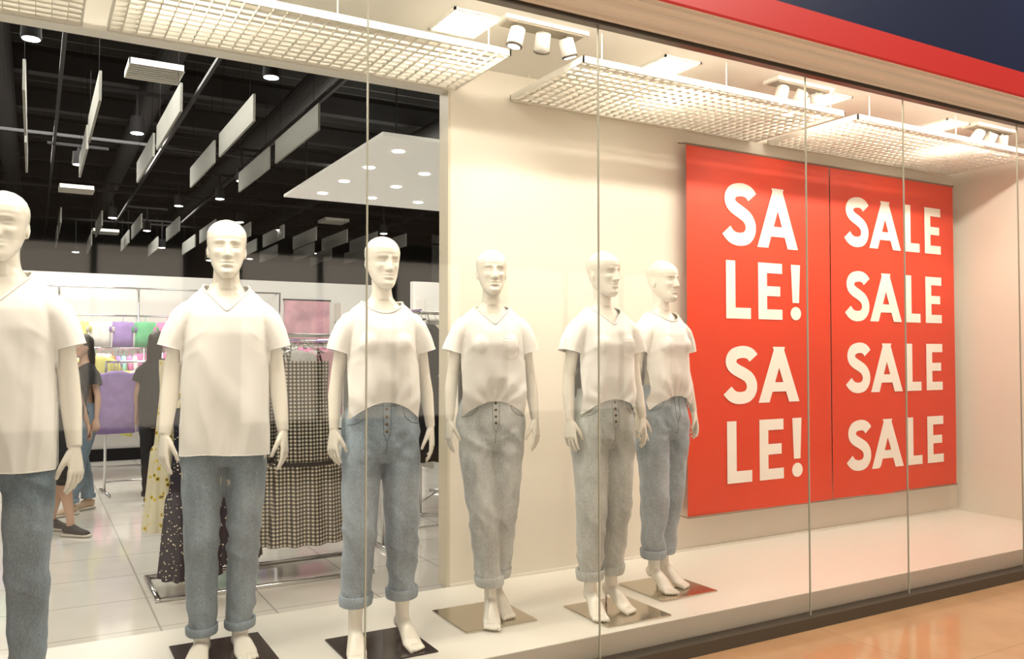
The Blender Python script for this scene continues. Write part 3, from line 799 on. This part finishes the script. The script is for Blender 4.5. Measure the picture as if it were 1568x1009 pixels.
def banner(name, x0, x1, z0, z1, letters, seed):
    e = empty(name, (x0, BY, z0)); b = MB(); nx, nz = 60, 60; vs = []; fs = []
    for j in range(nz+1):
        for i in range(nx+1):
            u, w = i/nx, j/nz; x = u*(x1-x0); z = w*(z1-z0)
            y = .0012*math.sin(u*9+seed)+.001*math.sin(u*21+w*2+seed)+.006*(1-w)**10*math.sin(u*5+seed)
            vs.append((x, y, z-.004*(1-w)**2*math.sin(u*3.1)))
    for j in range(nz):
        for i in range(nx): a = j*(nx+1)+i; fs.append((a, a+1, a+nx+2, a+nx+1))
    b.add(vs, fs); b.obj('cloth', M['banner'], e, True)
    t = MB()
    for ch, a, c, za, zb in letters: add_letter(t, ch, a-x0, c-x0, za-z0, zb-z0, -.0036)
    t.obj('lettering', M['letter'], e)
    r = MB(); W = x1-x0; H = z1-z0
    r.cyl((-.01, 0, H), (W+.01, 0, H), .007, n=10); r.cyl((-.006, 0, 0), (W+.004, 0, 0), .006, n=10)
    for xx in (.0, W):
        r.cyl((xx, 0, H), (xx, .075, H+.02), .004, n=8); r.cyl((xx, 0, 0), (xx, .075, 0), .004, n=8)
    r.obj('rods', mat('rod_grey', (.25, .18, .13), .5), e, True)
EZ = 1.48
Lh = []
for z0, z1, s in ((.725, 1.14, 'SA'), (.232, .62, 'LE!'), (-.335, .045, 'SA'), (-.86, -.45, 'LE!')):
    z0 += EZ; z1 += EZ
    if s == 'SA': Lh += [('S', 3.955, 4.255, z0, z1), ('A', 4.27, 4.665, z0, z1)]
    else: Lh += [('L', 3.98, 4.205, z0, z1), ('E', 4.275, 4.505, z0, z1), ('!', 4.585, 4.69, z0, z1)]
banner('sale_banner', 3.645, 4.995, EZ-1.05, EZ+1.356, Lh, 1.0)
Rh = []
for z1 in (1.155, .605, .075, -.495):
    z0 = z1-.365+EZ; z1 += EZ
    Rh += [('S', 5.155, 5.42, z0, z1), ('A', 5.43, 5.80, z0, z1), ('L', 5.855, 6.03, z0, z1), ('E', 6.095, 6.30, z0, z1)]
banner('sale_banner', 5.007, 6.47, EZ-1.05, EZ+1.356, Rh, 2.6)

# ------------------------------------------------------------------ store interior
box_obj('wall_left', (-4.1, 4.3, FZ), (-4, 20, 4.7), M['storewall'])
box_obj('wall_far', (-4, 20, FZ), (9, 20.1, 4.7), M['darkgrey'])
box_obj('wall_store_right', (9, 4.3, FZ), (9.1, 20, 4.7), M['storewall'])
box_obj('ceiling_store', (-4, 4.3, 4.7), (9, 20, 4.75), M['black'])
box_obj('wall_store_header', (-4, 4.3, 3.30), (9, 4.34, 4.7), M['black'])
b = MB()
for y in (5.4, 6.6, 8.0, 9.4, 10.8, 12.2, 13.6, 15.0, 16.4, 17.8): b.box((-4, y, 4.25), (9, y+.14, 4.45))
for x in (-2.5, -.3, 1.0, 2.3, 4.0, 6.0): b.cyl((x, 4.4, 4.05), (x, 19.8, 4.05), .11, n=20)
for y in (9.9, 13.0, 16.0): b.box((-4, y, 3.75), (9, y+.04, 3.78))
for x in (.15, 1.2, 2.2): b.box((x, 4.8, 3.74), (x+.03, 19, 3.77))
b.obj('ceiling_ducts', M['darkgrey'])
b = MB()
for i in range(60): y = 4.6+i*.25; b.box((-4, y, 4.5), (9, y+.03, 4.6))
b.obj('ceiling_slats', mat('slat_grey', (.05, .05, .05), .6))
b = MB()
def baf(x, y, L=1.35, h=.21, z=3.45):
    b.box((x-.009, y, z-h), (x+.009, y+L, z))
    for yy in (y+.15, y+L-.15): b.cyl((x, yy, z), (x, yy, 4.6), .002, n=6, mi=1)
for x in (-1.15, -.62, -.08, .38, .91, 1.43, 1.93):
    baf(x, 6.45); baf(x, 8.05)
for k in range(14):
    x = -1.2+.5*k; baf(x, 12.8); 
    if k % 2: baf(x, 14.6)
    else: baf(x, 15.2)
b.obj('ceiling_baffles', [M['baffle'], M['black']])
e = empty('store_track_spotlights')
sp = [(-.04, 6.1, 3.48), (1.47, 6.1, 3.48), (.76, 7.93, 3.40), (1.99, 9.57, 3.40), (1.66, 11.9, 3.45), (3.31, 13.1, 3.4), (1.52, 14.2, 3.4), (2.04, 11.1, 3.45), (.9, 12.4, 3.3), (2.6, 12.6, 3.4), (1.9, 15.5, 3.3), (2.8, 16.2, 3.2), (.4, 10.3, 3.55), (4.4, 15.0, 3.3), (3.6, 16.5, 3.3), (.6, 16, 3.2), (-1.5, 8, 3.4), (-2.4, 6, 3.4), (4.6, 12.0, 3.3), (5.2, 13.5, 3.2)]
b = MB()
for i, (x, y, z) in enumerate(sp):
    b.cyl((x, y, z), (x, y, z+.14), .062, .055, n=20); b.cyl((x, y, z+.14), (x, y, 3.74), .012, n=8); b.box((x-.3, y-.015, 3.74), (x+.3, y+.015, 3.77))
    b.tube([(x, y, z-.001), (x, y, z-.004)], [.052, .052], n=20, mi=1, push=.012)
o = b.obj('heads', [M['black'], M['lamp']], e)
b = MB()
for x, y, z in ((.80, 7.1, 3.68), (.45, 12.0, 3.55), (1.0, 15.2, 3.45), (4.2, 13.2, 3.6)):
    for q in range(2): b.box((x-.2, y-.2+q*.39, z), (x+.2, y-.19+q*.39, z+.05)); b.box((x-.2+q*.39, y-.2, z), (x-.19+q*.39, y+.2, z+.05))
    for k in range(7): b.box((x-.19, y-.17+k*.055, z+.01), (x+.19, y-.157+k*.055, z+.02))
    b.box((x-.2, y-.2, z+.045), (x+.2, y+.2, z+.05), 1)
b.obj('ceiling_air_vents', [M['white'], M['black']])
e = empty('ceiling_island', (2.48, 6.5, 3.28)); b = MB(); b.box((0, 0, 0), (3.6, 3.15, .03)); b.obj('slab', mat('island_white_glow', (.85, .83, .76), .6, emis=(1, .96, .85), emis_s=.25), e)  # slab is no lamp; its brightness is put into the material as emission
b = MB()
for i in range(6):
    for j in range(4): b.cyl((.32+i*.58, .45+j*.75, -.004), (.32+i*.58, .45+j*.75, .01), .055, n=20)
b.obj('downlights', M['lamp'], e)
b = MB()
for px in (.2, 3.4):
    for py in (.2, 2.95): b.cyl((px, py, .03), (px, py, 1.42), .006, n=8)
b.obj('hangers', M['black'], e)

box_obj('wall_partition', (-4, 12.5, FZ), (4.62, 12.62, 2.55), M['storewall'])
box_obj('baseboard_partition', (-4, 12.46, FZ), (4.62, 12.5, .20), M['black'])
box_obj('wall_partition_side', (4.66, 11.0, FZ), (9, 11.1, 2.5), M['storewall'])

pal = dict(lilac=(.36, .25, .55), green=(.15, .50, .25), pink=(.85, .25, .48), rose=(.85, .48, .56), yellow=(.80, .75, .25), mint=(.35, .70, .58), white=(.80, .79, .75),
           black=(.02, .02, .025), red=(.6, .06, .05), blue=(.10, .16, .40), grey=(.25, .25, .25), cream=(.75, .70, .58), orange=(.8, .3, .1))
PM = {k: colormat('cloth_'+k, v) for k, v in pal.items()}
PK = list(PM); PL = [PM[k] for k in PK]
def flat_tee(b, x, y, z, w, h, mi, rot=0.0):
    mx = Matrix.Translation((x, y, z)) @ Matrix.Rotation(rot, 4, 'Z'); q = MB(); s = w/2
    q.hloft([(-h, 0, s*.82, .03), (-h*.6, 0, s*.78, .035), (-h*.25, 0, s*.80, .04), (-h*.06, 0, s*.82, .03), (0, 0, s*.30, .02)], 28, fold=lambda a, zz: 1+.07*math.sin(a*7+zz*3))
    for sg in (-1, 1): q.tube([(sg*s*.55, 0, -h*.08), (sg*s*.85, 0, -h*.16), (sg*s*1.08, 0, -h*.36)], [(.05*w/.45, .02), (.07*w/.45, .028), (.08*w/.45, .028)], n=12)
    q.tube([(0, 0, 0), (0, 0, .05), (.015, 0, .07), (0, 0, .085)], .003, (0, 1, 0), 6)
    b.add([mx @ Vector(p) for p in q.v], q.f, mi)
def rack(name, x, y, w, h, items, rotz=0, L=.62, dens=.06, front=None):
    e = empty(name, (x, y, FZ), rotz); b = MB()
    for sx in (-w/2, w/2):
        b.cyl((sx, 0, .03), (sx, 0, h), .013, n=12); b.box((sx-.015, -.25, 0), (sx+.015, .25, .03))
    b.cyl((-w/2, 0, h), (w/2, 0, h), .013, n=12); b.cyl((-w/2, 0, .12), (w/2, 0, .12), .010, n=12)
    b.obj('frame', M['chrome'], e, True)
    g = MB(); n = int((w-.12)/dens)
    for i in range(n):
        flat_tee(g, -w/2+.08+i*dens, 0, h-.09, .44, L+random.uniform(-.05, .08), PK.index(items[i % len(items)]), math.pi/2+random.uniform(-.12, .12))
    g.obj('garments', PL, e, True)
    if front:
        for c, fx in front:
            g = MB(); flat_tee(g, fx, -.30, h-.09, .42, L, PK.index(c)); g.cyl((fx, 0, h), (fx, -.34, h), .008); g.obj('front_blouse', PL, e, True)
    return e
e = empty('wall_rail_display'); b = MB(); g = MB()
for zz in (2.25, 1.88, 1.46, 1.04): 
    b.cyl((-1.6, 12.25, zz+.10), (3.1, 12.25, zz+.10), .012, n=10)
    for x in np.arange(-1.6, 3.11, .94): b.cyl((x, 12.25, zz+.10), (x, 12.5, zz+.10), .01, n=8)
for x in np.arange(-1.6, 3.11, .94): b.cyl((x, 12.25, .9), (x, 12.25, 2.36), .012, n=8)
b.obj('rails', M['chrome'], e, True)
row = ['lilac', 'green', 'pink', 'white', 'rose', 'cream', 'mint', 'black', 'pink', 'yellow', 'white', 'lilac', 'green', 'pink', 'rose', 'white', 'grey', 'pink']
for r, zz in enumerate((1.90, 1.48, 1.06)):
    x = -1.4; i = 0
    while x < 3.1:
        flat_tee(g, x, 12.2, zz+.0, .30, .34, PK.index(row[(i+r*5+2) % len(row)])); x += .27; i += 1
g.obj('tops', PL, e, True)
def folded(g, x, y, z, c, n):
    for k in range(n):
        zz = z+k*.032; q = MB()
        q.tube([(x-.12, y, zz+.016), (x-.11, y, zz+.016), (x+.11, y, zz+.016), (x+.12, y, zz+.016)], [(.010, .10), (.016, .125), (.016, .125), (.010, .10)], (0, 1, 0), 12)
        g.add(q.v, q.f, PK.index(c))
def shelving(x0, x1, y, levels, depth=.32):
    e = empty('wall_shelving', ((x0+x1)/2, y, FZ)); b = MB(); g = MB(); h = (x1-x0)/2
    for z in levels: b.box((-h, -depth, z), (h, 0, z+.025))
    for sx in (-h, h-.025): b.box((sx, -depth, 0), (sx+.025, 0, levels[-1]+.3))
    b.obj('boards', M['white'], e)
    for z in levels[:-1]:
        x = -h+.18
        while x < h-.15:
            folded(g, x, -.16, z+.025, random.choice(['pink', 'rose', 'white', 'lilac', 'black', 'cream', 'blue', 'mint', 'grey', 'white']), random.randint(2, 5))
            x += .33
    g.obj('folded_clothes', PL, e, True)
shelving(4.0, 4.6, 12.5, (.3, .7, 1.1, 1.5, 1.9))
shelving(4.7, 7.4, 11.0, (.3, .7, 1.1, 1.5, 1.9))
rack('clothes_rack', 1.15, 9.6, 1.0, 1.35, ['lilac', 'lilac', 'yellow', 'white'], .1, front=[('lilac', -.45), ('lilac', -.05)])
rack('clothes_rack', .55, 10.9, 1.2, 1.50, ['mint', 'pink', 'white', 'orange', 'lilac'], -.1, front=[('yellow', .1), ('white', -.35)])
rack('clothes_rack', 2.30, 8.2, 1.1, 1.56, ['white', 'cream', 'rose', 'pink', 'white'], .3, front=[('white', -.25), ('rose', .15)])
rack('clothes_rack', 3.4, 7.4, 1.3, 1.50, ['black', 'grey', 'cream', 'blue', 'black'], .9)
rack('clothes_rack', 2.65, 5.9, .8, 1.75, ['cream', 'black', 'rose', 'grey', 'white', 'black'], .1, L=1.0, front=[('black', -.28)])
rack('clothes_rack', 3.2, 10.2, 1.3, 1.60, ['black', 'white', 'grey', 'pink'], .1, front=[('pink', -.3), ('black', .2)])
rack('clothes_rack', 1.95, 10.9, 1.2, 1.62, ['pink', 'white', 'mint', 'lilac', 'black'], .1, front=[('pink', -.4), ('mint', 0)])
rack('clothes_rack', -.9, 9.5, 1.2, 1.40, ['black', 'blue', 'grey', 'white'], .1)
# folding table with stacked knitwear
e = empty('display_table', (1.35, 7.0, FZ)); b = MB(); b.box((-.45, -.3, .72), (.45, .3, .76))
for sx in (-.42, .42):
    for sy in (-.27, .27): b.box((sx-.02, sy-.02, 0), (sx+.02, sy+.02, .72))
b.obj('table', M['white'], e); g = MB()
for i, c in enumerate(['white', 'rose', 'lilac']):
    folded(g, -.30+.30*i, -.13, .76, c, 4); folded(g, -.30+.30*i, .15, .76, ['mint', 'cream', 'pink'][i], 5)
g.obj('folded_clothes', PL, e, True)

e = empty('wall_poster', (3.55, 12.46, 1.55)); b = MB(); b.box((-.32, 0, .1), (.36, .03, .72)); b.obj('print', mat('poster_pink', (.62, .34, .40), .5, noise_amt=.4, noise_scale=3), e)
f = MB(); f.box((-.34, -.005, .72), (.38, .035, .74)); f.box((-.34, -.005, .08), (.38, .035, .1)); f.obj('frame', M['black'], e)

dr = empty('dress_rack', (0, 0, 0))
def dress(name, x, y, top, w, L, material, tiers=(0.58,), seed=0, rot=0, flare=.05):
    e = empty(name, (x, y, top), rot, parent=dr); b = MB(); n = 96; R = []
    N = 70
    for i in range(N+1):
        t = i/N; z = -L*t
        if t < .06: hw = w*.36
        elif t < .28: hw = w*(.36-.02*math.sin((t-.06)/.22*math.pi))
        else:
            hw = w*(.36+.18*(t-.28)/.72)
        ex = 0
        for q in tiers:
            if t > q: hw += w*flare*min(1, (t-q)/.06+.35); ex += .03
        dp = .05+.08*t+ex; amp = .02+.05*t
        R.append([(hw*math.cos(a)*(1+amp*math.sin(11*a+seed+t*2)), dp*math.sin(a)*(1+2.2*amp*math.sin(13*a+seed)), z) for a in [2*math.pi*k/n for k in range(n)]])
    b.rings(R, 0, False)
    for q in tiers:
        if flare > .08: b.hloft([(-L*q-.012, 0, w*(.36+.18*(q-.28)/.72)+.014, .145), (-L*q+.010, 0, w*(.36+.18*(q-.28)/.72)+.008, .135)], 48, 1, cap=False)
    for s in (-1, 1): b.tube([(s*w*.24, -.03, -.02), (s*w*.20, 0, .09), (s*w*.22, .03, -.02)], [(.018, .003)]*3, (1, 0, 0), 8)
    b.obj('cloth', [material, M['blackcloth']], e, True)
    h = MB(); h.tube([(-w*.3, 0, .05), (0, 0, .11), (w*.3, 0, .05)], .006, (0, 1, 0), 8); h.tube([(0, 0, .11), (0, 0, .15), (.02, 0, .17), (0, 0, .19), (-.015, 0, .175)], .003, (0, 1, 0), 6)
    h.obj('hanger', M['chrome'], e, True)
    return e
b = MB()
b.cyl((.75, 5.55, 1.60), (1.95, 5.55, 1.60), .013); 
b.cyl((1.95, 5.55, FZ), (1.95, 5.55, 1.60), .013); b.cyl((.95, 5.55, FZ), (.95, 5.55, 1.60), .013)
b.box((.63, 5.25, FZ), (.66, 5.85, FZ+.025)); b.box((1.93, 5.25, FZ), (1.96, 5.85, FZ+.025)); b.box((.66, 5.25, FZ), (1.93, 5.28, FZ+.025)); b.box((.66, 5.82, FZ), (1.93, 5.85, FZ+.025))
b.obj('frame', M['chrome'], dr, True)
dress('gingham_dress', 1.53, 5.40, 1.43, .44, 1.16, M['gingham'], (.56,), 1, flare=.13)
dress('gingham_dress', 1.40, 5.68, 1.43, .42, 1.16, M['gingham'], (.56,), 2, .3, flare=.13)
dress('black_dress', 1.24, 5.74, 1.43, .36, 1.20, M['blackcloth'], (.5,), 3)
dress('floral_dress', .80, 5.62, 1.44, .34, 1.05, M['floral'], (.5,), 5, .2)
dress('dotted_dress', .84, 5.36, 1.15, .30, 1.0, M['dots'], (.5,), 4)
dress('dotted_dress', 1.06, 5.46, 1.40, .36, 1.20, M['dots'], (.5,), 6)

build_figure('shopper_woman', (1.02, 8.6, FZ), 150*D2R, False, [(-.08, .03, 0), (.08, -.03, 0)], scale=.92, tee=M['blackcloth'], jean=M['blackcloth'], skin='skin', person=dict(long=True, shoe='shoe'), hem=.10, seed=8, tee_hem=1.0)
build_figure('shopper_woman', (.22, 7.65, FZ), 50*D2R, False, [(-.1, -.16, 0), (.1, .18, 0)], scale=.90, tee=M['blackcloth'], jean=M['blackcloth'], skin='skin', person=dict(long=True, shoe='shoe'), hem=.46, seed=9, swing=(.1, -.1), tee_hem=.98)
build_figure('shopper_woman', (.40, 8.6, FZ), -60*D2R, False, [(-.08, .12, 0), (.08, -.16, 0)], scale=.90, tee=M['blackcloth'], jean=dn[0], skin='skin', person=dict(long=True, shoe='sandal'), hem=.12, seed=10, swing=(-.1, .1), tee_hem=.98)

# ------------------------------------------------------------------ lighting
for x, y, p in ((.3, 6.8, 95), (3.8, 7.0, 50), (.3, 10.6, 160), (4.0, 10.0, 90), (1.5, 15, 60)):
    add_light('AREA', 'store_area_lamp', (x, y, 3.80), p, (1, .96, .88), 1.8)
for x in (-1.5, 2.5, 6.5):
    add_light('AREA', 'mall_front_fill', (x, -2.2, 7.6), 540, (1, .93, .82), 1.8, target=(x, 2.5, 0.5))  # unseen lamps added as frontal fill from the mall side
add_light('SPOT', 'fascia_lamp', (5.6, 2.3, 4.6), 24, (.75, .85, 1), .1, target=(5.6, 3.05, 3.62), spot=46, blend=1)
add_light('SPOT', 'fascia_lamp', (3.95, 2.3, 4.6), 10, (.75, .85, 1), .1, target=(3.95, 3.05, 3.45), spot=40, blend=1)
w = bpy.data.worlds.new('mall_ambient'); scene.world = w; w.use_nodes = True
w.node_tree.nodes['Background'].inputs[0].default_value = (1, .91, .80, 1); w.node_tree.nodes['Background'].inputs[1].default_value = .15

# ------------------------------------------------------------------ camera
cd = bpy.data.cameras.new('camera'); cam = bpy.data.objects.new('camera', cd); COL.objects.link(cam)
cd.sensor_width = 36; cd.lens = 29.5; cam.location = (0, 0, 1.48)
cam.rotation_euler = ((90+1.63)*D2R, 0, -29.7*D2R)
scene.camera = cam
scene.view_settings.view_transform = 'Standard'
scene.view_settings.look = 'None'
scene.view_settings.exposure = 0.05
